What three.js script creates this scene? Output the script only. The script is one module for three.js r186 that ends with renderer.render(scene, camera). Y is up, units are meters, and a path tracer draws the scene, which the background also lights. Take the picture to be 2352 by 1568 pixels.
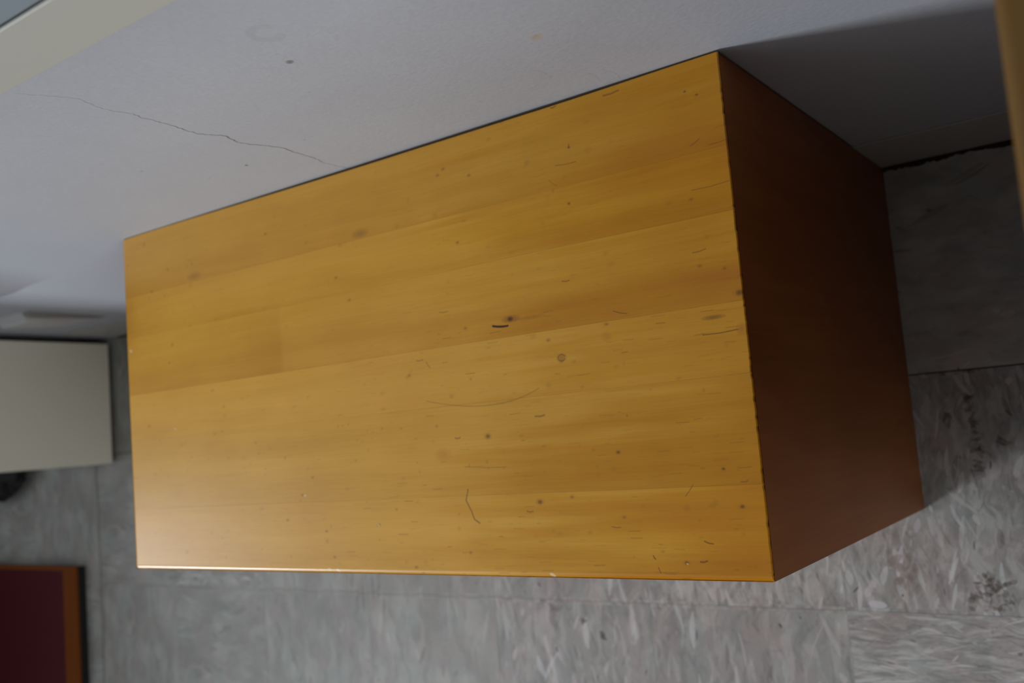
import * as THREE from 'three';
import { mergeGeometries } from 'three/addons/utils/BufferGeometryUtils.js';
import { RoundedBoxGeometry } from 'three/addons/geometries/RoundedBoxGeometry.js';
import { RectAreaLightUniformsLib } from 'three/addons/lights/RectAreaLightUniformsLib.js';

// World: x runs along the plastered wall (near end = +x), y is up, z leaves the wall. One unit of the survey = U metres.
const U = 0.46357;
const scene = new THREE.Scene();

// ---------------------------------------------------------------- camera (held in portrait, so the picture lies on its side)
const camera = new THREE.PerspectiveCamera(2 * Math.atan(784 / 2180.16) * 180 / Math.PI, 2352 / 1568, 0.05, 60);
{
  const right = new THREE.Vector3(0.81238, -0.57741, 0.08138), down = new THREE.Vector3(-0.12390, -0.03455, 0.99169), fwd = new THREE.Vector3(-0.56981, -0.81572, -0.09961);
  const m = new THREE.Matrix4().makeBasis(right, down.clone().negate(), fwd.clone().negate());
  camera.quaternion.setFromRotationMatrix(m);
  camera.position.set(0.64878 * U, 2.92055 * U, 0.69889 * U);
  camera.focus = 0.83;
  camera.userData.fStop = 5;
}

// ---------------------------------------------------------------- light: overcast sky through two windows
const EXPOSURE = 1.12;
const KEY = 46, FILL = 3.0, SIDE = 11;
scene.background = new THREE.Color(0.86, 0.93, 1.0);
scene.backgroundIntensity = 0.4;
RectAreaLightUniformsLib.init();
const ROOM = { x0: -8.2, x1: 3.3, z0: -0.0035, z1: 6.6, h: 6.2, t: 0.16 };
const WIN_FAR = { y: 3.5, z: 5.2, w: 2.1, h: 2.1 };
const WIN_SIDE = { y: 5.1, z: 1.45, w: 1.4, h: 1.5 };
const WIN_NEAR = { y: 2.3, z: 2.6, w: 3.6, h: 1.8 };
function daylight(name, w, h, pos, turn, intensity, color) {
  const l = new THREE.RectAreaLight(color, intensity, w, h);
  l.name = name; l.position.set(...pos); l.rotation.y = turn;
  scene.add(l);
}
daylight('daylight_far', WIN_FAR.w - 0.1, WIN_FAR.h - 0.1, [ROOM.x0 + 0.012, WIN_FAR.y, WIN_FAR.z], -Math.PI / 2, KEY, new THREE.Color(0.96, 1.0, 1.08));
daylight('daylight_high', WIN_SIDE.w - 0.1, WIN_SIDE.h - 0.1, [ROOM.x0 + 0.012, WIN_SIDE.y, WIN_SIDE.z], -Math.PI / 2, SIDE, new THREE.Color(0.97, 1.0, 1.06));
daylight('daylight_near', WIN_NEAR.w - 0.1, WIN_NEAR.h - 0.1, [ROOM.x1 - 0.012, WIN_NEAR.y, WIN_NEAR.z], Math.PI / 2, FILL, new THREE.Color(0.95, 1.0, 1.06));

// ---------------------------------------------------------------- helpers
function rng(seed) { let a = seed >>> 0; return () => { a = (a + 0x6d2b79f5) >>> 0; let t = Math.imul(a ^ (a >>> 15), 1 | a); t = (t + Math.imul(t ^ (t >>> 7), 61 | t)) ^ t; return ((t ^ (t >>> 14)) >>> 0) / 4294967296; }; }
function hash(x, y, s) { let h = Math.imul(x, 374761393) ^ Math.imul(y, 668265263) ^ Math.imul(s, 2147483647 - 59); h = Math.imul(h ^ (h >>> 13), 1274126177); return ((h ^ (h >>> 16)) >>> 0) / 4294967296; }
function vnoise(x, y, s) {
  const xi = Math.floor(x), yi = Math.floor(y), fx = x - xi, fy = y - yi, u = fx * fx * (3 - 2 * fx), v = fy * fy * (3 - 2 * fy);
  const a = hash(xi, yi, s), b = hash(xi + 1, yi, s), c = hash(xi, yi + 1, s), d = hash(xi + 1, yi + 1, s);
  return a + (b - a) * u + (c - a) * v + (a - b - c + d) * u * v;
}
const fbm = (x, y, s) => 0.55 * vnoise(x, y, s) + 0.3 * vnoise(x * 2.1, y * 2.1, s + 1) + 0.15 * vnoise(x * 4.3, y * 4.3, s + 2);
const clamp = (v, a, b) => Math.min(b, Math.max(a, v));
const smooth = (a, b, x) => { const t = clamp((x - a) / (b - a), 0, 1); return t * t * (3 - 2 * t); };
function canvasOf(w, h, pixel) {
  const c = document.createElement('canvas'); c.width = w; c.height = h;
  const g = c.getContext('2d'), img = g.createImageData(w, h), d = img.data;
  for (let y = 0, i = 0; y < h; y++) for (let x = 0; x < w; x++, i += 4) { const p = pixel(x, y); d[i] = p[0]; d[i + 1] = p[1]; d[i + 2] = p[2]; d[i + 3] = 255; }
  g.putImageData(img, 0, 0);
  return [c, g];
}
function tex(c, srgb = true, wrap = THREE.RepeatWrapping) {
  const t = new THREE.CanvasTexture(c); t.flipY = false; t.wrapS = t.wrapT = wrap; t.magFilter = THREE.LinearFilter;
  if (srgb) t.colorSpace = THREE.SRGBColorSpace;
  return t;
}
const taken = new Map();
function numbered(name) { const n = taken.get(name) ?? 0; taken.set(name, n + 1); return n ? name + '_' + String(n).padStart(3, '0') : name; }
function mesh(name, geometry, material, parent = scene) {
  const m = new THREE.Mesh(geometry, material); m.name = parent === scene ? numbered(name) : name; m.castShadow = m.receiveShadow = true; parent.add(m); return m;
}
function part(name, geometry, material, parent) {            // repeats inside one thing take numbers too
  const n = parent.children.filter((c) => c.name.replace(/_\d{3}$/, '') === name).length;
  return mesh(n ? name + '_' + String(n).padStart(3, '0') : name, geometry, material, parent);
}
function group(name, pos = [0, 0, 0]) { const g = new THREE.Group(); g.name = numbered(name); g.position.set(...pos); scene.add(g); return g; }
function tag(o, label, category) { o.userData.label = label; o.userData.category = category; return o; }
function struct(o) { o.userData.kind = 'structure'; return o; }
function box(x0, x1, y0, y1, z0, z1, r = 0) {
  const w = x1 - x0, h = y1 - y0, d = z1 - z0;
  const g = r ? new RoundedBoxGeometry(w, h, d, 2, r) : new THREE.BoxGeometry(w, h, d);
  return g.translate((x0 + x1) / 2, (y0 + y1) / 2, (z0 + z1) / 2);
}
function planarUV(g, fu, fv) {
  const p = g.attributes.position, uv = new Float32Array(p.count * 2);
  for (let i = 0; i < p.count; i++) { const x = p.getX(i), y = p.getY(i), z = p.getZ(i); uv[2 * i] = fu(x, y, z); uv[2 * i + 1] = fv(x, y, z); }
  g.setAttribute('uv', new THREE.BufferAttribute(uv, 2));
  return g;
}

// ---------------------------------------------------------------- materials of the room
const M = {};
M.plain = new THREE.MeshStandardMaterial({ color: new THREE.Color(0.07, 0.069, 0.066), roughness: 0.9 });
M.ceiling = new THREE.MeshStandardMaterial({ color: new THREE.Color(0.40, 0.40, 0.40), roughness: 0.95 });
M.frame = new THREE.MeshStandardMaterial({ color: new THREE.Color(0.6, 0.6, 0.58), roughness: 0.5 });
M.pane = new THREE.MeshPhysicalMaterial({ color: 0xffffff, roughness: 0.02, transmission: 1, thickness: 0, ior: 1.5 });

// the plastered wall: fine roller stipple, a hairline crack and a few specks; window X0..X0+WX, Y0..Y0+WY in metres
const WT = { x: -1.05, y: 0.10, w: 1.80, h: 0.90, pw: 2048, ph: 1024 };
{
  const base = [184, 188, 194];
  const [c, g] = canvasOf(WT.pw, WT.ph, (x, y) => {
    const edge = Math.min(smooth(0, 60, Math.min(x, WT.pw - 1 - x)), smooth(0, 60, Math.min(y, WT.ph - 1 - y)));
    const n = ((fbm(x / 3.2, y / 3.2, 5) - 0.5) * 9 + (fbm(x / 90, y / 90, 9) - 0.5) * 5) * edge;
    return [base[0] + n, base[1] + n, base[2] + n];
  });
  const [bc, bg] = canvasOf(WT.pw, WT.ph, (x, y) => { const edge = Math.min(smooth(0, 60, Math.min(x, WT.pw - 1 - x)), smooth(0, 60, Math.min(y, WT.ph - 1 - y))); const n = 128 + (fbm(x / 4, y / 4, 15) - 0.5) * 150 * edge; return [n, n, n]; });
  const P = (x, y) => [(x * U - WT.x) / WT.w * WT.pw, (y * U - WT.y) / WT.h * WT.ph];
  // crack falling from under the sill to the chest
  const crack = [[-1.044, 2.03], [-1.02, 1.985], [-0.996, 1.937], [-1.013, 1.89], [-1.015, 1.854], [-1.003, 1.817], [-1.012, 1.79], [-1.009, 1.755], [-1.012, 1.72], [-1.017, 1.69], [-1.021, 1.649], [-1.002, 1.613], [-0.995, 1.6], [-1.004, 1.576], [-1.012, 1.544], [-1.003, 1.516], [-0.987, 1.472], [-0.979, 1.448], [-0.987, 1.412], [-0.99, 1.343], [-1.005, 1.301], [-1.003, 1.259], [-0.998, 1.2]];
  const r = rng(4);
  for (const [ctx, dark, off] of [[g, true, 0], [bg, true, 0], [g, false, 1.4]]) {
    ctx.lineCap = 'round';
    for (let i = 0; i + 1 < crack.length; i++) {
      const [ax, ay] = P(...crack[i]), [bx, by] = P(...crack[i + 1]);
      const mid = Math.exp(-(((crack[i][1] - 1.55) / 0.28) ** 2)), n = 5;
      let px = ax, py = ay;
      for (let k = 1; k <= n; k++) {
        const t = k / n, jx = k < n ? (r() - 0.5) * 2.6 : 0, jy = k < n ? (r() - 0.5) * 1.5 : 0, qx = ax + (bx - ax) * t + jx, qy = ay + (by - ay) * t + jy;
        ctx.strokeStyle = ctx === bg ? `rgba(0,0,0,${0.35 + 0.5 * mid})` : dark ? `rgba(88,84,82,${0.25 + 0.6 * mid})` : `rgba(225,225,225,${0.35 * mid})`;
        ctx.lineWidth = (0.7 + 0.9 * mid + r() * 0.5) * (dark ? 1 : 0.8);
        ctx.beginPath(); ctx.moveTo(px - off, py + off * 0.4); ctx.lineTo(qx - off, qy + off * 0.4); ctx.stroke(); px = qx; py = qy;
      }
    }
  }
  const spot = (x, y, rad, col) => { const [px, py] = P(x, y); g.fillStyle = col; g.beginPath(); g.ellipse(px, py, rad, rad * 0.8, 0.4, 0, 7); g.fill(); };
  spot(-0.596, 1.767, 5, 'rgba(120,118,118,0.5)'); spot(-0.596, 1.767, 3, 'rgba(110,108,108,0.5)');
  spot(-1.136, 1.427, 2.6, 'rgba(90,86,86,0.85)'); spot(-1.328, 1.585, 2, 'rgba(130,128,128,0.6)'); spot(-1.278, 1.428, 1.8, 'rgba(130,128,128,0.5)'); spot(-0.902, 1.452, 1.6, 'rgba(120,118,118,0.5)');
  spot(-0.217, 1.526, 8, 'rgba(196,172,140,0.35)'); spot(-0.217, 1.528, 4, 'rgba(190,160,120,0.3)');
  { const [px, py] = P(-0.533, 1.875); g.strokeStyle = 'rgba(150,148,148,0.13)'; g.lineWidth = 9; g.beginPath(); g.arc(px, py, 14, 0.6, 5.2); g.stroke(); }
  for (let i = 0; i < 26; i++) { const a = r() * WT.pw * 0.9 + 60, b = r() * WT.ph * 0.9 + 40; g.fillStyle = `rgba(130,126,124,${0.15 + r() * 0.25})`; g.beginPath(); g.arc(a, b, 0.8 + r(), 0, 7); g.fill(); }
  for (const [x, y] of [[-0.202, 1.265], [-0.237, 1.285], [-0.3, 1.37]]) { const [px, py] = P(x, y); g.strokeStyle = 'rgba(140,138,138,0.3)'; g.lineWidth = 1.2; g.beginPath(); g.arc(px - 40, py, 40, -0.4, 0.5); g.stroke(); }
  M.wall = new THREE.MeshStandardMaterial({ map: tex(c, true, THREE.ClampToEdgeWrapping), bumpMap: tex(bc, false, THREE.ClampToEdgeWrapping), bumpScale: 0.0003, roughness: 0.62 });
}
M.wallPlain = new THREE.MeshStandardMaterial({ color: new THREE.Color().setRGB(184 / 255, 188 / 255, 194 / 255, THREE.SRGBColorSpace), roughness: 0.62 });

// ---------------------------------------------------------------- room shell
const wallRight = struct(group('wall_right'));
part('plaster', planarUV(box(ROOM.x0 - ROOM.t, ROOM.x1 + ROOM.t, -0.02, ROOM.h, ROOM.z0 - ROOM.t, ROOM.z0), (x) => (x - WT.x) / WT.w, (x, y) => (y - WT.y) / WT.h), M.wall, wallRight);
struct(mesh('wall_left', box(ROOM.x0 - ROOM.t, ROOM.x1 + ROOM.t, -0.02, ROOM.h, ROOM.z1, ROOM.z1 + ROOM.t), M.plain));
struct(mesh('ceiling', box(ROOM.x0 - ROOM.t, ROOM.x1 + ROOM.t, ROOM.h, ROOM.h + 0.12, ROOM.z0 - ROOM.t, ROOM.z1 + ROOM.t), M.ceiling));
function windowWall(wallName, xa, xb, list, inward) {
  const g = struct(group(wallName)), xm = (xa + xb) / 2 - inward * 0.03, f = 0.045;
  const cols = [ROOM.z0, ...list.flatMap(([, W]) => [W.z - W.w / 2, W.z + W.w / 2]), ROOM.z1], solid = [];
  for (let i = 0; i + 1 < cols.length; i += 2) solid.push(box(xa, xb, -0.02, ROOM.h, cols[i], cols[i + 1]));
  for (const [windowName, W] of list) {
    const z0 = W.z - W.w / 2, z1 = W.z + W.w / 2, y0 = W.y - W.h / 2, y1 = W.y + W.h / 2;
    solid.push(box(xa, xb, -0.02, y0, z0, z1), box(xa, xb, y1, ROOM.h, z0, z1));
    const w = struct(group(windowName));
    part('window_frame', mergeGeometries([box(xm - 0.025, xm + 0.025, y0, y0 + f, z0, z1), box(xm - 0.025, xm + 0.025, y1 - f, y1, z0, z1), box(xm - 0.025, xm + 0.025, y0 + f, y1 - f, z0, z0 + f), box(xm - 0.025, xm + 0.025, y0 + f, y1 - f, z1 - f, z1),
      box(xm - 0.02, xm + 0.02, y0 + f, y1 - f, W.z - 0.02, W.z + 0.02)]), M.frame, w);
    part('pane', box(xm - 0.003, xm + 0.003, y0 + f, y1 - f, z0 + f, W.z - 0.02), M.pane, w);
    part('pane', box(xm - 0.003, xm + 0.003, y0 + f, y1 - f, W.z + 0.02, z1 - f), M.pane, w);
  }
  part('masonry', mergeGeometries(solid), M.plain, g);
}
windowWall('wall_far', ROOM.x0 - ROOM.t, ROOM.x0, [['window_3', WIN_SIDE], ['window_1', WIN_FAR]], 1);
windowWall('wall_near', ROOM.x1, ROOM.x1 + ROOM.t, [['window_2', WIN_NEAR]], -1);

// ---------------------------------------------------------------- floor: mottled vinyl tiles, each its own piece
const TX = 0.3048, TZ = 0.3152, FX = -0.255 * U, FZ = 0.615 * U;
function tileTexture(seed, o, extra) {
  const S = 1024, r = rng(seed), A = o.along, B = o.across;
  const [c, g] = canvasOf(S, S, (x, y) => {
    const wx = (vnoise(x / 90, y / 70, seed + 2) - 0.5) * 90, wy = (vnoise(x / 80, y / 60, seed + 3) - 0.5) * 46;
    const big = fbm(x / 260, y / 260, seed) - 0.5, pink = fbm(x / 150, y / 110, seed + 20) - 0.5, fine = fbm(x / 18, y / 7, seed + 13) - 0.5;
    const pale = smooth(0.42, 0.70, fbm((x + wx) / A, (y + wy) / B, seed + 7)), dark = smooth(0.46, 0.76, fbm((x - wx) / (A * 0.8), (y + wy) / (B * 0.8), seed + 29)), speck = smooth(0.66, 0.8, fbm((x + wy) / 26, (y + wx) / 13, seed + 41));
    const v = o.base + big * 22 + fine * o.fine + o.mid * (pale - 0.85 * dark - 0.6 * speck);
    return [v + 2 + pink * 12, v - pink * 7, v - 5 - pink * 5];
  });
  const stroke = (len, w, col) => {
    let x = r() * S, y = r() * S, a = (r() - 0.5) * o.spread + (r() < 0.12 ? (r() - 0.5) * 1.6 : 0);
    const bend = (r() - 0.5) * 0.9, n = 7;
    for (const [dx, dy] of [[0, 0], [S, 0], [-S, 0], [0, S], [0, -S]]) {
      const pts = []; let px = x + dx, py = y + dy, aa = a;
      for (let i = 0; i <= n; i++) { pts.push([px, py]); px += Math.cos(aa) * len / n; py += Math.sin(aa) * len / n; aa += bend / n; }
      const wob = w * (0.5 + 0.5 * hash(Math.round(x), Math.round(y), 3));
      g.fillStyle = col; g.beginPath();
      for (let i = 0; i <= n; i++) g.lineTo(pts[i][0], pts[i][1] - (wob * Math.sin(Math.PI * (0.08 + 0.84 * i / n))) / 2);
      for (let i = n; i >= 0; i--) g.lineTo(pts[i][0], pts[i][1] + (w * Math.sin(Math.PI * (0.08 + 0.84 * i / n))) / 2);
      g.fill();
    }
  };
  for (let i = 0; i < o.dark; i++) stroke(20 + r() * o.len * 0.8, 4 + r() * o.wide * 0.9, `rgba(104,98,92,${0.12 + r() * 0.3})`);
  for (let i = 0; i < o.white; i++) stroke(25 + r() * o.len, 4 + r() * o.wide, `rgba(${206 + r() * 16 | 0},${204 + r() * 16 | 0},${204 + r() * 16 | 0},${0.16 + r() * o.alpha})`);
  for (let i = 0; i < o.white * 0.5; i++) stroke(10 + r() * 40, 3 + r() * 12, `rgba(214,212,210,${0.15 + r() * 0.3})`);
  for (let i = 0; i < o.spots; i++) stroke(8 + r() * 46, 5 + r() * 16, `rgba(74,66,60,${0.2 + r() * 0.55})`);
  extra?.(g, S);
  return tex(c);
}
// marks seen on single tiles, given in the tile's own frame (-0.5..0.5 along x and z) for a tile laid with one quarter turn
const onTile = (S) => (lx, lz) => [(0.5 + lz * 1.03) * S, (0.5 - lx) * S];
function blot(g, x, y, n, spread, size, col, r) { for (let i = 0; i < n; i++) { const a = r() * 7, d = Math.sqrt(r()) * spread; g.fillStyle = `rgba(${col},${0.10 + r() * 0.26})`; g.beginPath(); g.ellipse(x + Math.cos(a) * d, y + Math.sin(a) * d, size * (0.7 + r() * 1.3), size * (0.3 + r() * 0.6), r() * 3, 0, 7); g.fill(); } }
function scuffed(g, S) {
  const at = onTile(S), r = rng(501);
  for (const [x, z] of [[0.116, -0.398], [0.12, -0.35], [0.125, -0.29], [0.126, -0.227], [0.124, -0.174], [0.125, -0.12], [0.125, -0.085], [0.03, -0.3], [0.22, -0.2]]) blot(g, ...at(x, z), 7, 22, 12, '66,60,54', r);
  for (const [x, z, n] of [[0.102, 0.372, 34], [0.143, 0.44, 22], [0.059, 0.451, 18], [0.17, 0.4, 12]]) blot(g, ...at(x, z), n, 46, 11, '58,50,42', r);
  blot(g, ...at(-0.232, 0.324), 12, 60, 26, '118,100,88', r);
  g.fillStyle = 'rgba(206,206,208,0.8)'; const [px, py] = at(-0.36, 0.47); g.beginPath(); g.ellipse(px, py, 16, 42, 0.1, 0, 7); g.fill();
}
function spotted(g, S) { const at = onTile(S), r = rng(502); blot(g, ...at(0.203, -0.326), 9, 12, 13, '62,56,50', r); blot(g, ...at(-0.085, -0.47), 10, 34, 22, '116,98,96', r); blot(g, ...at(0.088, -0.4), 8, 12, 12, '70,62,56', r); }
const tileTex = [
  tileTexture(11, { base: 158, mid: 17, fine: 10, along: 120, across: 40, white: 64, dark: 40, spots: 6, len: 190, wide: 42, alpha: 0.44, spread: 0.8 }),    // broad pale flecks
  tileTexture(37, { base: 156, mid: 20, fine: 22, along: 110, across: 18, white: 150, dark: 140, spots: 18, len: 170, wide: 17, alpha: 0.44, spread: 0.45 }),     // dense fine flecks
  tileTexture(58, { base: 153, mid: 11, fine: 7, along: 160, across: 60, white: 12, dark: 18, spots: 4, len: 220, wide: 40, alpha: 0.16, spread: 0.9 }),        // nearly plain
  tileTexture(73, { base: 158, mid: 20, fine: 16, along: 80, across: 30, white: 110, dark: 60, spots: 14, len: 130, wide: 36, alpha: 0.48, spread: 0.9 }),
  tileTexture(84, { base: 158, mid: 20, fine: 16, along: 80, across: 30, white: 110, dark: 60, spots: 14, len: 130, wide: 36, alpha: 0.48, spread: 0.9 }, scuffed),   // the scuffed tile by the chest's corner
  tileTexture(91, { base: 158, mid: 17, fine: 10, along: 120, across: 40, white: 64, dark: 40, spots: 6, len: 190, wide: 42, alpha: 0.44, spread: 0.8 }, spotted),
];
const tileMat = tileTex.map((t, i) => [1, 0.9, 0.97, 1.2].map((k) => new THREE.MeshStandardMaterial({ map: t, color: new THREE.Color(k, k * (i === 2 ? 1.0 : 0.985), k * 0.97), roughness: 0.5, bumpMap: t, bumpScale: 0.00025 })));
M.subfloor = new THREE.MeshStandardMaterial({ color: new THREE.Color(0.10, 0.092, 0.08), roughness: 0.95 });
M.farTile = new THREE.MeshStandardMaterial({ color: new THREE.Color(0.30, 0.29, 0.275), roughness: 0.5 });
const floor = struct(group('floor'));
part('subfloor', box(ROOM.x0 - ROOM.t, ROOM.x1 + ROOM.t, -0.12, -0.0032, ROOM.z0 - ROOM.t, ROOM.z1 + ROOM.t), M.subfloor, floor);
{
  const r = rng(99), shapes = new Map();
  const tileGeo = (w, d, turn) => {
    const key = w.toFixed(4) + d.toFixed(4) + turn;
    if (!shapes.has(key)) {
      const b = 0.00035, s = new THREE.Shape([new THREE.Vector2(-w / 2 + b, -d / 2 + b), new THREE.Vector2(w / 2 - b, -d / 2 + b), new THREE.Vector2(w / 2 - b, d / 2 - b), new THREE.Vector2(-w / 2 + b, d / 2 - b)]);
      const g = new THREE.ExtrudeGeometry(s, { depth: 0.0032 - 2 * b, bevelEnabled: true, bevelThickness: b, bevelSize: b, bevelSegments: 1 });
      g.rotateX(-Math.PI / 2); g.computeBoundingBox(); g.translate(0, -g.boundingBox.max.y, 0);
      const c = Math.cos(turn * Math.PI / 2), sn = Math.sin(turn * Math.PI / 2);
      planarUV(g, (x, y, z) => (c * x + sn * z) / TX + 0.5, (x, y, z) => (-sn * x + c * z) / TX + 0.5);
      shapes.set(key, g);
    }
    return shapes.get(key);
  };
  // [texture, quarter turns] seen in the photograph for the tiles in view; column 0 starts at x = FX, row 1 at z = FZ
  const known = { '0,2': [1, 0], '0,1': [4, 1], '0,0': [2, 0], '1,0': [2, 2], '1,1': [3, 3], '1,2': [1, 2], '-1,2': [0, 3], '-1,1': [3, 1], '-2,2': [5, 1], '-2,1': [0, 1], '-3,2': [2, 1], '-3,1': [2, 1], '-4,2': [2, 3], '-5,2': [2, 0], '-6,2': [2, 1], '-6,1': [2, 0], '-7,1': [2, 1], '-7,2': [2, 2] };
  for (let k = -10; k <= 3; k++) for (let j = 0; j <= 5; j++) {
    const wide = (c) => c === -6, g0 = wide(k) ? 0.0026 : 0.00007, g1 = wide(k + 1) ? 0.0026 : 0.00007, gz0 = j === 1 ? 0.0009 : 0.00007, gz1 = j === 0 ? 0.0009 : 0.00007;
    const x0 = FX + k * TX, x1 = x0 + TX, z0 = j === 0 ? ROOM.z0 : FZ + (j - 1) * TZ, z1 = FZ + j * TZ;
    const [t, turn] = known[k + ',' + j] ?? [[0, 2, 3, 2][Math.floor(r() * 4)], Math.floor(r() * 4)];
    const xa = x0 + g0, xb = x1 - g1, za = z0 + gz0, zb = z1 - gz1;
    const m = part('floor_tile', tileGeo(xb - xa, zb - za, turn), tileMat[t][j === 0 && k >= 0 ? 3 : Math.floor(r() * 3)], floor);  // near tiles beside the wall get a lighter colour to lift their shade
    m.position.set((xa + xb) / 2, -r() * 0.00025, (za + zb) / 2);
  }
  const rest = [];
  for (let x = FX - 10 * TX - 0.0004; x > ROOM.x0; x -= TX) for (let z = ROOM.z0; z < ROOM.z1 - 0.05; z += TZ) rest.push(box(Math.max(ROOM.x0, x - TX + 0.0008), x, -0.0032, 0, z + 0.0004, Math.min(ROOM.z1, z + TZ - 0.0004)));
  for (let x = FX + 4 * TX; x < ROOM.x1; x += TX) for (let z = ROOM.z0; z < ROOM.z1 - 0.05; z += TZ) rest.push(box(x + 0.0004, Math.min(ROOM.x1, x + TX - 0.0004), -0.0032, 0, z + 0.0004, Math.min(ROOM.z1, z + TZ - 0.0004)));
  for (let x = FX - 10 * TX; x < FX + 4 * TX - 0.01; x += TX) for (let z = FZ + 5 * TZ; z < ROOM.z1 - 0.05; z += TZ) rest.push(box(x + 0.0004, x + TX - 0.0004, -0.0032, 0, z + 0.0004, Math.min(ROOM.z1, z + TZ - 0.0004)));
  part('distant_tiles', mergeGeometries(rest), M.farTile, floor).userData.kind = 'stuff';
}

// ---------------------------------------------------------------- baseboard, sill, grime line
M.cove = new THREE.MeshStandardMaterial({ color: new THREE.Color(0.47, 0.46, 0.44), roughness: 0.5 });
struct(mesh('baseboard_right', box(-3.97 * U, ROOM.x1, 0.005, 0.305 * U, ROOM.z0, ROOM.z0 + 0.0026, 0.0012), M.cove));
{
  const r = rng(21), s = new THREE.Shape(), xa = -3.95 * U, xb = 1.6 * U; s.moveTo(xa, 0);
  for (let x = xa; x < xb; x += 0.004) { const w = 0.0045 + 0.006 * Math.pow(vnoise(x * 42, 1, 3), 1.8) + 0.002 * vnoise(x * 180, 4, 9) + 0.003 * (r() - 0.5); s.lineTo(x, w); }
  s.lineTo(xb, 0);
  const g = new THREE.ExtrudeGeometry(s, { depth: 0.0012, bevelEnabled: false }); g.rotateX(Math.PI / 2); g.translate(0, 0.0013, ROOM.z0 + 0.0001);
  const m = part('grime', g, new THREE.MeshStandardMaterial({ color: new THREE.Color(0.035, 0.027, 0.02), roughness: 1 }), floor);
  m.userData.kind = 'stuff'; m.userData.label = 'dark ragged dirt along the foot of the wall';
}
M.cream = new THREE.MeshStandardMaterial({ color: new THREE.Color(0.52, 0.51, 0.44), roughness: 0.5 });
M.blueGrey = new THREE.MeshStandardMaterial({ color: new THREE.Color(0.30, 0.34, 0.35), roughness: 0.6 });
{
  const sill = struct(group('trim_1'));
  part('front_board', box(-5 * U, 1.5 * U, 2.180 * U, 2.289 * U, 0.0945 * U, 0.1 * U, 0.0008), M.cream, sill);
  part('dark_gap', box(-5 * U, 1.5 * U, 2.19 * U, 2.262 * U, 0.086 * U - 0.0004, 0.0945 * U), M.subfloor, sill);  // dark filler between board and ledge, coloured for the shade of the gap
  part('ledge', box(-5 * U, 1.5 * U, 2.195 * U, 2.284 * U, ROOM.z0, 0.086 * U - 0.0005, 0.001), M.blueGrey, sill);
}

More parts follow.
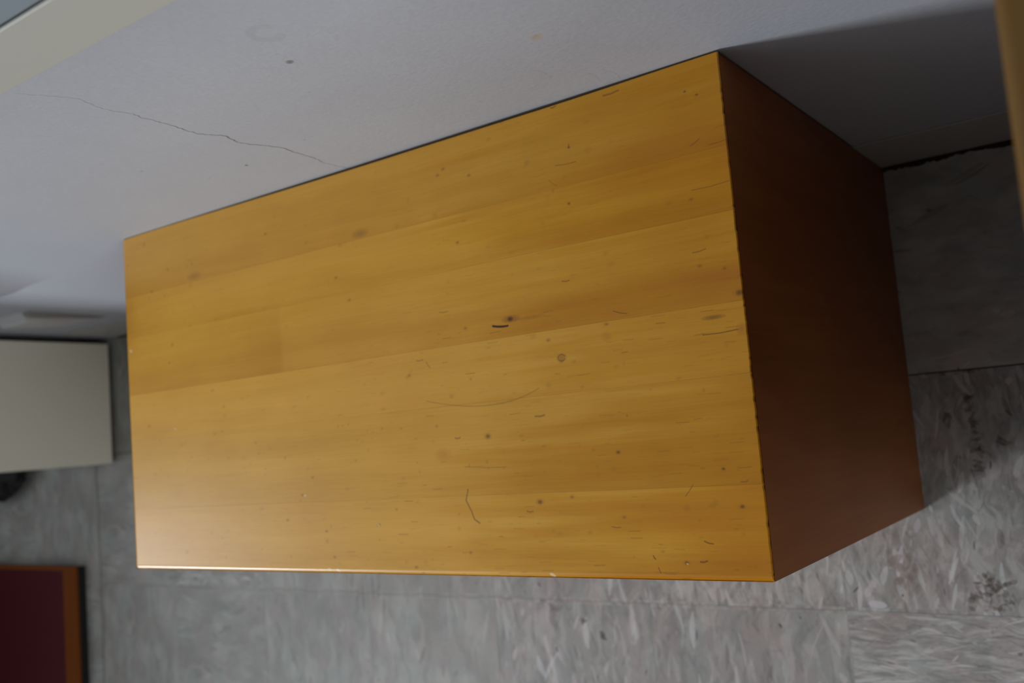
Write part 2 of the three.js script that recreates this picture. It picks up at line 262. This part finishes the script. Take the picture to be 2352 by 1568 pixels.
// ---------------------------------------------------------------- the wooden chest
const L = 1.97779 * U, H = 1.2257 * U, W = 1.0 * U;
const JOINTS = [0, 0.181, 0.307, 0.480, 0.617, 0.822, 1.0];
{
  const PW = 2048, PH = 1036, r = rng(7);
  const tone = [[0, 0, 0], [6, 5, 2], [2, 1, -2], [7, 7, 4], [1, 2, 0], [3, 3, 2]];
  const [c, g] = canvasOf(PW, PH, (px, py) => {
    const u = px / PW, z = py / PH, x = u * 1.978;
    let b = 0; while (z > JOINTS[b + 1]) b++;
    const f = (z - JOINTS[b]) / (JOINTS[b + 1] - JOINTS[b]);
    const warp = (fbm(x * 1.6, z * 3, 31 + b) - 0.5) * 0.10;
    const ring = fbm(x * 1.1 + b * 9, (z + warp) * 26, 40 + b) - 0.5;
    const fine = fbm(x * 9, z * 420, 60 + b) - 0.5, hair = vnoise(x * 22, z * 900, 66) - 0.5;
    const cloud = fbm(x * 3.2 + 3, z * 4.2, 80) - 0.5, blotch = fbm(x * 9, z * 12, 85) - 0.5;
    let v = ring * 16 + fine * 9 + hair * 3.5 + cloud * 14 + blotch * 7;
    v -= 8 * smooth(0.45, 1.0, f) * (b < 3 ? 1 : 0.35);                       // late wood gathers along the lower edge of the upper boards
    const heart = Math.exp(-(((z - 0.435 - (u - 0.85) * -0.02) / 0.030) ** 2)) * smooth(0.55, 0.85, u);   // orange heartwood streak
    const heart2 = 0.6 * Math.exp(-(((z - 0.2) / 0.05) ** 2)) * smooth(0.72, 0.95, u) + 0.6 * Math.exp(-(((z - 0.9) / 0.1) ** 2)) * smooth(0.75, 1, u) * (0.4 + fbm(x * 4, z * 9, 91));  // orange streaks, also darkening the right end in place of shade
    const stain = smooth(0.36, 0.348, u) * smooth(0.2, 0.33, u) * (b === 2 ? 0.4 + 0.6 * f : 0.12 * (b === 1));
    const bruise = Math.exp(-((u / 0.025) ** 2)) * Math.exp(-(((z - 0.24) / 0.09) ** 2));
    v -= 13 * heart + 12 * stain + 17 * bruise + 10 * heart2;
    const amberShade = smooth(0.62, 1.0, u + (fbm(x * 2.2, z * 34, 140 + b) - 0.5) * 0.5) * [0.7, 0.8, 0.6, 0.8, 1.1, 1.15][b];  // orange tone with the shade of the dimmer right end painted in
    v -= 17 * amberShade;
    const t = tone[b];
    return [218 + v * 0.95 + t[0], 160 + v * 1.05 + t[1] - 6 * amberShade - 6 * heart - 6 * heart2, 52 + v * 0.85 + t[2] - 27 * amberShade - 24 * heart - 18 * heart2];
  });
  const X = (u) => u * PW, Z = (z) => z * PH;
  const soft = (u, z, rx, rz, col, a) => { for (let k = 3; k >= 1; k--) { g.fillStyle = `rgba(${col},${a / 3})`; g.beginPath(); g.ellipse(X(u), Z(z), rx * k / 3, rz * k / 3, 0, 0, 7); g.fill(); } };
  // short pores and ticks that follow the grain, thicker towards the right-hand front corner
  for (let i = 0; i < 900; i++) { const u = Math.pow(r(), 0.6), z = r(), l = 4 + r() * 20; g.strokeStyle = `rgba(96,56,16,${0.04 + r() * 0.11})`; g.lineWidth = 0.7 + r() * 0.9; g.beginPath(); g.moveTo(X(u), Z(z)); g.lineTo(X(u) + l, Z(z) + (r() - 0.5) * 1.5); g.stroke(); }
  for (let i = 0; i < 200; i++) { const u = 1 - Math.pow(r(), 1.3) * 0.55, z = 1 - Math.pow(r(), 1.4) * 0.62, l = 8 + r() * 26; g.strokeStyle = `rgba(84,46,12,${0.06 + r() * 0.24})`; g.lineWidth = 0.9 + r() * 1.4; g.beginPath(); g.moveTo(X(u), Z(z)); g.lineTo(X(u) + l, Z(z) + (r() - 0.5) * 3); g.stroke(); }
  for (let i = 0; i < 150; i++) soft(r(), r(), 4 + r() * 7, 3 + r() * 5, '110,70,24', 0.06 + r() * 0.14);
  for (let i = 0; i < 70; i++) { const u = r(), z = 0.55 + r() * 0.45; soft(u, z, 3 + r() * 4, 2 + r() * 3, '110,76,40', 0.12 + r() * 0.2); }
  // marks placed as they lie on this lid: u along it, z across it
  const dots = [[.664, .247], [.666, .446], [.777, .501], [.85, .486], [.576, .535], [.073, .179], [.114, .126], [.335, .102], [.485, .327], [.464, .264], [.117, .35], [.108, .402], [.051, .579], [.399, .76], [.378, .803], [.347, .866], [.419, .896], [.431, .96], [.511, .883], [.649, .948], [.566, .982], [.79, .833], [.85, .877], [.642, .079], [.651, .068], [.688, .1], [.957, .27], [.959, .402], [.984, .415]];
  for (const [u, z] of dots) { soft(u, z, 8, 5, '128,80,22', 0.34); soft(u, z, 3.4, 2.4, '96,56,14', 0.42); }
  for (const [u, z, s] of [[.686, .693, 7], [.749, .841, 7], [.85, .747, 5], [.977, .862, 5], [.962, .791, 4], [.818, .22, 3.4], [.962, .056, 3], [.974, .069, 3], [.996, .465, 8], [.824, .101, 3], [.9145, .966, 5]]) { soft(u, z, s * 1.9, s * 1.3, '130,80,22', 0.3); soft(u, z, s, s * 0.75, '70,38,10', 0.6); }
  const lines = [[.859, .461, .875, .471, 2, .6], [.801, .381, .81, .382, 2, .7], [.629, .399, .642, .4, 2.6, .35], [.589, .503, .599, .503, 3, .4], [.604, .51, .609, .524, 3.4, .3], [.639, .691, .646, .691, 4, .45], [.752, .659, .764, .6585, 4, .5], [.65, .757, .708, .763, 2, .35], [.92, .839, .929, .818, 2, .5], [.935, .925, .944, .93, 2.6, .7], [.879, .953, .881, .959, 3, .7], [.978, .816, .985, .815, 2.2, .5], [.929, .964, .936, .962, 3.2, .7], [.8835, .9755, .8853, .9855, 2.4, .6], [.8345, .895, .845, .897, 2, .55], [.8242, .094, .8238, .1015, 2, .7], [.805, .1316, .831, .1354, 1.8, .5], [.806, .005, .812, .004, 3, .6], [.871, .014, .889, .0125, 4, .45], [.795, .159, .8055, .177, 1.5, .35], [.972, .156, .962, .1655, 2, .5], [.999, .171, .981, .172, 2, .4], [.998, .251, .959, .253, 2, .5], [.953, .374, .967, .371, 2.2, .5], [.955, .535, .991, .5335, 2.2, .75], [.731, .86, .739, .8605, 3, .5]];
  for (const [u0, z0, u1, z1, w, a] of lines) { g.lineCap = 'round'; g.strokeStyle = `rgba(80,44,12,${a * 0.72})`; g.lineWidth = w; g.beginPath(); g.moveTo(X(u0), Z(z0)); g.lineTo(X((u0 + u1) / 2), Z((z0 + z1) / 2) + 1.5); g.lineTo(X(u1), Z(z1)); g.stroke(); }
  g.strokeStyle = 'rgba(48,18,2,0.95)'; g.lineWidth = 4.4; g.beginPath(); g.moveTo(X(.705), Z(.4515)); g.quadraticCurveTo(X(.716), Z(.457), X(.7255), Z(.456)); g.stroke();          // open slit by the knot
  soft(.73, .442, 26, 9, '110,58,14', 0.6); soft(.7295, .442, 8, 6, '62,28,6', 0.9); soft(.755, .446, 46, 5, '120,70,20', 0.35);
  soft(.792, .5417, 14, 10, '120,76,26', 0.4); g.strokeStyle = 'rgba(84,48,14,0.5)'; g.lineWidth = 2; g.beginPath(); g.ellipse(X(.792), Z(.5417), 9, 7, 0, 0.5, 6); g.stroke();
  soft(.511, .168, 30, 12, '126,82,28', 0.45); soft(.176, .165, 34, 12, '140,92,40', 0.42); soft(.9675, .504, 26, 5, '84,44,10', 0.55);
  soft(.847, .118, 11, 10, '196,128,10', 0.6); soft(.619, .727, 26, 16, '190,118,40', 0.4); soft(.9945, .533, 12, 13, '176,104,14', 0.6); soft(.848, .51, 12, 12, '180,130,10', 0.4);
  g.strokeStyle = 'rgba(92,56,18,0.42)'; g.lineWidth = 4; g.beginPath(); [[.652, .808], [.648, .832], [.655, .857], [.658, .874], [.665, .883]].forEach(([u, z], i) => i ? g.lineTo(X(u), Z(z)) : g.moveTo(X(u), Z(z))); g.stroke();
  g.strokeStyle = 'rgba(110,70,26,0.3)'; g.lineWidth = 2.4; g.beginPath(); g.moveTo(X(.6), Z(.6)); g.quadraticCurveTo(X(.7), Z(.65), X(.76), Z(.6)); g.stroke();
  for (const [u, z, s] of [[.115, .597, 3], [.757, .994, 5], [.383, .805, 3], [.51, .884, 2.6], [.42, .99, 4], [.435, .993, 5], [.012, .345, 5], [.915, .968, 2]]) { g.fillStyle = 'rgba(232,214,190,0.75)'; g.beginPath(); g.ellipse(X(u), Z(z), s * 1.5, s * 0.8, 0.4, 0, 7); g.fill(); }
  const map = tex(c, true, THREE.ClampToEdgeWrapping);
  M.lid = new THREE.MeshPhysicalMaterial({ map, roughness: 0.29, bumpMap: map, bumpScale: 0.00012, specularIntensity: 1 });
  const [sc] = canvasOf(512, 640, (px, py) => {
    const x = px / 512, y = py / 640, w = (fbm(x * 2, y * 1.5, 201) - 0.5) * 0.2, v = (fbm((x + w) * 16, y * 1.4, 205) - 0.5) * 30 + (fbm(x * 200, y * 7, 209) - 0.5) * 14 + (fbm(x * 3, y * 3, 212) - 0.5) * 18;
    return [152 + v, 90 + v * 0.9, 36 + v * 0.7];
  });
  M.side = new THREE.MeshPhysicalMaterial({ map: tex(sc), roughness: 0.5 });  // same wood as the lid, coloured darker for the shaded sides

  const chest = tag(group('wooden_chest'), 'large honey-coloured wooden chest with a worn scratched lid, standing against the cracked white wall', 'chest');
  // one lid board: z from za to zb (metres), rounded where it meets the outside of the lid
  const LIP = 0.0022, q = 0.019;      // the lid is mitred onto the panels below it
  const board = (za, zb, first, last) => {
    const rl = 0.0058, rr = 0.0014, rf = 0.0055, rb = 0.0012;
    const ramp = (n, q) => Array.from({ length: n + 1 }, (_, i) => q * (1 - Math.cos(Math.PI / 2 * i / n)));
    const xs = [...ramp(6, rl), ...Array.from({ length: 24 }, (_, i) => rl + (L - rl - rr) * (i + 1) / 25), ...ramp(3, rr).map((v) => L - v).reverse()];
    let zs = Array.from({ length: 41 }, (_, i) => za + (zb - za) * i / 40);
    if (first) zs = [...ramp(3, rb), ...zs.filter((z) => z > rb)];
    if (last) zs = [...zs.filter((z) => z < W - rf), ...ramp(6, rf).map((v) => W - v).reverse()];
    const nx = xs.length, nz = zs.length, pos = [], uv = [], idx = [];
    const at = (x, z) => {
      const chew = x > L - 0.004 ? (vnoise(z * 260, 3, 71) > 0.66 ? 0.0008 * vnoise(z * 700, 5, 72) : 0) + 0.0003 * vnoise(z * 900, 2, 75) : 0;
      const ex = x < rl ? rl - x : x > L - rr ? x - (L - rr) : 0, rx = x < rl ? rl : rr, ez = first && z < rb ? rb - z : last && z > W - rf ? z - (W - rf) : 0, rz = z < rb ? rb : rf;
      let qx = ex / rx, qz = ez / rz; const q = Math.hypot(qx, qz), X2 = x, s = q > 1 ? 1 / q : 1;
      const drop = Math.max(rx * (ex > 0), rz * (ez > 0)) * (1 - Math.sqrt(Math.max(0, 1 - Math.min(1, q * q))));
      const nxp = ex > 0 ? (x < rl ? rl - ex * s : L - rr + ex * s) : X2, nzp = ez > 0 ? (z < rb ? rb - ez * s : W - rf + ez * s) : z;
      const bow = first && z < 0.03 ? (0.0031 * (1 - smooth(0, 0.55 * L, x)) + 0.0018 * smooth(0.8 * L, L, x)) * (1 - z / 0.03) : 0;
      return [nxp - chew - L, H - drop - chew * 0.5, nzp - bow];
    };
    for (let j = 0; j < nz; j++) for (let i = 0; i < nx; i++) { const p = at(xs[i], zs[j]); pos.push(...p); uv.push((p[0] + L) / L, p[2] / W); }
    for (let j = 0; j + 1 < nz; j++) for (let i = 0; i + 1 < nx; i++) { const a = j * nx + i; idx.push(a, a + nx, a + 1, a + 1, a + nx, a + nx + 1); }
    // skirt and underside
    const ring = []; for (let i = 0; i < nx; i++) ring.push(i); for (let j = 1; j < nz; j++) ring.push(j * nx + nx - 1); for (let i = nx - 2; i >= 0; i--) ring.push((nz - 1) * nx + i); for (let j = nz - 2; j > 0; j--) ring.push(j * nx);
    const top0 = pos.length / 3; for (const k of ring) { pos.push(pos[3 * k], pos[3 * k + 1], pos[3 * k + 2]); uv.push(uv[2 * k], uv[2 * k + 1]); }
    const low0 = pos.length / 3; for (const k of ring) { pos.push(pos[3 * k], H - LIP, pos[3 * k + 2]); uv.push(uv[2 * k], uv[2 * k + 1]); }
    const mit0 = pos.length / 3; for (const k of ring) { pos.push(clamp(pos[3 * k], -L + q, -q), H - LIP - q, last ? Math.min(pos[3 * k + 2], W - q) : pos[3 * k + 2]); uv.push(uv[2 * k], uv[2 * k + 1]); }
    const n = ring.length; for (let k = 0; k < n; k++) { const a = top0 + k, b = top0 + (k + 1) % n, d = low0 + k, e = low0 + (k + 1) % n; idx.push(a, b, d, b, e, d); const m = mit0 + k, p = mit0 + (k + 1) % n; idx.push(d, e, m, e, p, m); }
    const cen = pos.length / 3; pos.push((xs[0] + xs[nx - 1]) / 2 - L, H - LIP - q, (za + zb) / 2); uv.push(0.5, za / W); for (let k = 0; k < n; k++) idx.push(cen, mit0 + k, mit0 + (k + 1) % n);
    const geo = new THREE.BufferGeometry(); geo.setAttribute('position', new THREE.Float32BufferAttribute(pos, 3)); geo.setAttribute('uv', new THREE.Float32BufferAttribute(uv, 2)); geo.setIndex(idx); geo.computeVertexNormals();
    return geo;
  };
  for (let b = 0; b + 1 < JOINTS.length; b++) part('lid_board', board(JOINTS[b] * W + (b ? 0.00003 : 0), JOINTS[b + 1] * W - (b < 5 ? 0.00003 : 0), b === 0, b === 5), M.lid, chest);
  const B = H - LIP - q, uvS = (g) => planarUV(g, (x, y, z) => z / 0.5, (x, y) => y / 0.6), uvF = (g) => planarUV(g, (x, y) => y / 0.5, (x) => x / 0.6);
  const mitred = (len, turn, x, z) => {          // profile: outer face at 0, inner face at -q, top cut at 45 degrees
    const g = new THREE.ExtrudeGeometry(new THREE.Shape([[-q, 0], [-0.0008, 0], [0, 0.0008], [0, H - LIP - 0.0002], [-q, B - 0.0002]].map((p) => new THREE.Vector2(...p))), { depth: len, bevelEnabled: false });
    return g.rotateY(turn).translate(x, 0, z);
  };
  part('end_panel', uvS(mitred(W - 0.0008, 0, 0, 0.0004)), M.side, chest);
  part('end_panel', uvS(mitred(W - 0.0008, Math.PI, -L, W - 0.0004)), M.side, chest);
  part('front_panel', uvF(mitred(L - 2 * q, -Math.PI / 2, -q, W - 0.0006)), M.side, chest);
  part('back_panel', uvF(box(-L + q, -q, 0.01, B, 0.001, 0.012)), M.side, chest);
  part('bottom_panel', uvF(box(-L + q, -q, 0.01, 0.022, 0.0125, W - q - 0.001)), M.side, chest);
}

// ---------------------------------------------------------------- taller wooden counter that closes the right-hand side of the view
{
  const [c] = canvasOf(512, 1024, (px, py) => { const x = px / 512, y = py / 1024, v = (fbm(x * 18, y * 2, 301) - 0.5) * 34 + (fbm(x * 150, y * 9, 305) - 0.5) * 14; return [84 + v * 0.6, 52 + v * 0.5, 22 + v * 0.4]; });
  const m = new THREE.MeshPhysicalMaterial({ map: tex(c), roughness: 0.6, specularIntensity: 0.3 }), edge = new THREE.MeshPhysicalMaterial({ color: new THREE.Color(0.15, 0.08, 0.022), roughness: 0.6, specularIntensity: 0.3 });
  const x0 = 0.553 * U, x1 = 2.3 * U, z0 = 0.004, z1 = 1.3 * U, y1 = 2.0 * U, y0 = y1 - 0.028;
  const t = tag(group('wooden_counter', [x0, 0, 0]), 'taller brown wooden counter with a paler edge strip at the right edge of the picture', 'counter');
  const w = x1 - x0, uv = (g) => planarUV(g, (x) => x / 0.5, (x, y, z) => z / 1 + y * 0.7);
  part('countertop', uv(box(0.018, w, y0, y1, z0, z1, 0.003)), m, t);
  part('edge_strip', box(0, 0.018, y0, y1, z0, z1, 0.006), edge, t);
  part('side_panel', uv(box(0.02, 0.04, 0, y0, z0 + 0.01, z1 - 0.02)), m, t);
  part('side_panel', uv(box(w - 0.03, w - 0.01, 0, y0, z0 + 0.01, z1 - 0.02)), m, t);
  part('front_panel', uv(box(0.04, w - 0.03, 0.04, y0, z1 - 0.045, z1 - 0.025)), m, t);
  part('shelf', uv(box(0.04, w - 0.03, 0.06, 0.08, z0 + 0.01, z1 - 0.045)), m, t);
}

// ---------------------------------------------------------------- pale cabinet in the far corner
{
  const m = new THREE.MeshStandardMaterial({ color: new THREE.Color(0.72, 0.70, 0.57), roughness: 0.55 }), dark = new THREE.MeshStandardMaterial({ color: new THREE.Color(0.09, 0.08, 0.06), roughness: 0.9 });
  const x1 = -4.0 * U, x0 = -4.62 * U, z0 = 0.03 * U, z1 = 0.665 * U, h = 1.75;
  const t = tag(group('pale_cabinet', [x1, 0, (z0 + z1) / 2]), 'tall narrow cream painted cabinet in the far corner against the white wall', 'cabinet');
  const d = z1 - z0;
  part('carcass', box(x0 - x1, 0, 0.012, h, -d / 2, d / 2, 0.003), m, t);
  part('plinth', box(x0 - x1 + 0.02, -0.012, 0, 0.012, -d / 2 + 0.01, d / 2 - 0.012), dark, t);
  part('door', box(x0 - x1 + 0.02, -0.02, 0.03, h - 0.02, d / 2 - 0.001, d / 2 + 0.0006), m, t);
}

// ---------------------------------------------------------------- white fixtures low on the wall beyond the chest
{
  // sloped cover: a skin that rises from the wall towards the far end and drops back sharply; spans ya (pointed foot) to yb
  const cover = (xn, xf, ya, yb, depth, curve, flat) => {
    const nx = 36, ny = 30, pos = [], idx = [];
    const hgt = (i, j) => { const f = i / nx, g = j / ny; return depth * Math.pow(g, flat ? 0.6 : 0.75) * (flat ? Math.min(1, f / 0.027) * smooth(1, 0.96, f) : f < 0.86 ? Math.pow(f / 0.86, curve) : smooth(1, 0.86, f)) * smooth(1, 0.95, g); };
    for (let j = 0; j <= ny; j++) for (let i = 0; i <= nx; i++) { const f = i / nx, g = j / ny; pos.push(xn + (xf - xn) * f + (1 - g) * (xf - xn) * 0.3 * (1 - f), ya + (yb - ya) * g, ROOM.z0 + hgt(i, j) + (i && i < nx && j && j < ny ? 0.00005 : -0.0005)); }
    for (let j = 0; j < ny; j++) for (let i = 0; i < nx; i++) { const a = j * (nx + 1) + i; idx.push(a, a + nx + 1, a + 1, a + 1, a + nx + 1, a + nx + 2); }
    const g0 = new THREE.BufferGeometry(); g0.setAttribute('position', new THREE.Float32BufferAttribute(pos, 3)); g0.setIndex(idx);
    const g = flat ? g0.toNonIndexed() : g0; g.computeVertexNormals(); return g;
  };
  part('bulge', cover(-2.42 * U, -2.88 * U, 1.08 * U, 1.95 * U, 0.12, 2.2), M.wallPlain, wallRight);
  const b = group('wall_bracket');
  part('cover', cover(-3.40 * U, -3.62 * U, 0.42 * U, 0.80 * U, 0.02, 1, true), new THREE.MeshStandardMaterial({ color: new THREE.Color(0.6, 0.6, 0.6), roughness: 0.5 }), b);
  part('edge_strip', cover(-3.355 * U, -3.405 * U, 0.42 * U, 0.80 * U, 0.010, 1, true), new THREE.MeshStandardMaterial({ color: new THREE.Color(0.27, 0.27, 0.24), roughness: 0.7 }), b).userData.label = 'dark grey strip coloured as the shade of the near side';  // shade of the near side given as a dark grey colour
  tag(b, 'small white wedge-shaped bracket low on the white wall beside the cream cabinet', 'bracket');
}

// ---------------------------------------------------------------- red board on the floor
{
  const red = new THREE.MeshPhysicalMaterial({ color: new THREE.Color(0.075, 0.010, 0.014), specularIntensity: 0.6, roughness: 0.36 }), lip = new THREE.MeshPhysicalMaterial({ color: new THREE.Color(0.17, 0.042, 0.003), roughness: 0.7, specularIntensity: 0.3 });
  const x1 = -4.335 * U, x0 = -5.7 * U, z0 = 1.2 * U, z1 = 2.6 * U, h = 0.03, lw = 0.125 * U, hb = 0.021, black = new THREE.MeshStandardMaterial({ color: new THREE.Color(0.008, 0.007, 0.006), roughness: 0.9 });
  const t = tag(group('red_board', [x1, 0, z0]), 'dark red board with orange wooden rim on the grey floor, its shaded foot coloured black', 'board');
  part('base', box(x0 - x1 + 0.004, -0.003, 0, hb, 0.003, z1 - z0 - 0.004), black, t);  // black colour in place of the shade below the rim
  part('panel', box(x0 - x1 + 0.02, -lw, hb, h - 0.003, 0.012, z1 - z0 - 0.02), red, t);
  part('rim', box(-lw, 0, hb, h, 0, z1 - z0, 0.002), lip, t);
  part('rim', box(x0 - x1, x0 - x1 + 0.02, hb, h, 0, z1 - z0, 0.003), lip, t);
  part('rim', box(x0 - x1 + 0.02, -lw, hb, h, 0, 0.012, 0.002), lip, t);
  part('rim', box(x0 - x1 + 0.02, -lw, hb, h, z1 - z0 - 0.02, z1 - z0, 0.003), lip, t);
}

// ---------------------------------------------------------------- crumpled black cloth behind the cabinet, and an unseen low cupboard added to shade this corner
{
  const g = new THREE.SphereGeometry(1, 56, 36), p = g.attributes.position;
  for (let i = 0; i < p.count; i++) {
    const x = p.getX(i), y = p.getY(i), z = p.getZ(i), a = Math.atan2(z, x);
    const k = 1 + 0.34 * (vnoise(a * 9 + 40, y * 5, 401) - 0.5) + 0.2 * (vnoise(x * 9 + 20, z * 9 + y * 9 + 20, 403) - 0.5);
    p.setXYZ(i, x * k * 0.165, Math.max(0.0005, 0.035 + y * k * 0.04), z * k * 0.105);
  }
  g.computeVertexNormals();
  const m = mesh('black_cloth', g, new THREE.MeshStandardMaterial({ color: new THREE.Color(0.012, 0.011, 0.01), roughness: 0.95 }));
  m.position.set(-5.16 * U, 0, 0.59 * U);
  tag(m, 'crumpled black cloth on the floor beside the foot of the cream cabinet', 'cloth');
}

{
  const m = new THREE.MeshStandardMaterial({ color: new THREE.Color(0.035, 0.022, 0.015), roughness: 0.7 });
  const x0 = -7.3 * U, x1 = -5.8 * U, z0 = 0.95 * U, z1 = 4.3 * U, h = 1.5 * U;
  const t = tag(group('shade_cupboard', [x0, 0, z0]), 'low dark wooden cupboard added out of view to shade the red board', 'cupboard');
  const w = x1 - x0, d = z1 - z0;
  part('carcass', box(0.01, w - 0.01, 0.05, h - 0.025, 0.01, d - 0.02, 0.003), m, t);
  part('top', box(0, w, h - 0.025, h, 0, d, 0.004), m, t);
  part('plinth', box(0.03, w - 0.03, 0, 0.05, 0.03, d - 0.05), m, t);
  for (const k of [0, 1]) { const door = part('door', box(0.02 + k * (w - 0.03) / 2, 0.01 + (k + 1) * (w - 0.03) / 2, 0.06, h - 0.035, d - 0.0195, d - 0.002, 0.003), m, t); part('knob', new THREE.SphereGeometry(0.014, 16, 12).translate(w / 2 + (k ? 0.05 : -0.05), h * 0.55, d + 0.01), m, door); }
}

const renderer = new THREE.WebGLRenderer({ antialias: true });
renderer.toneMapping = THREE.LinearToneMapping;
renderer.toneMappingExposure = EXPOSURE;
renderer.shadowMap.enabled = true;
renderer.render(scene, camera);
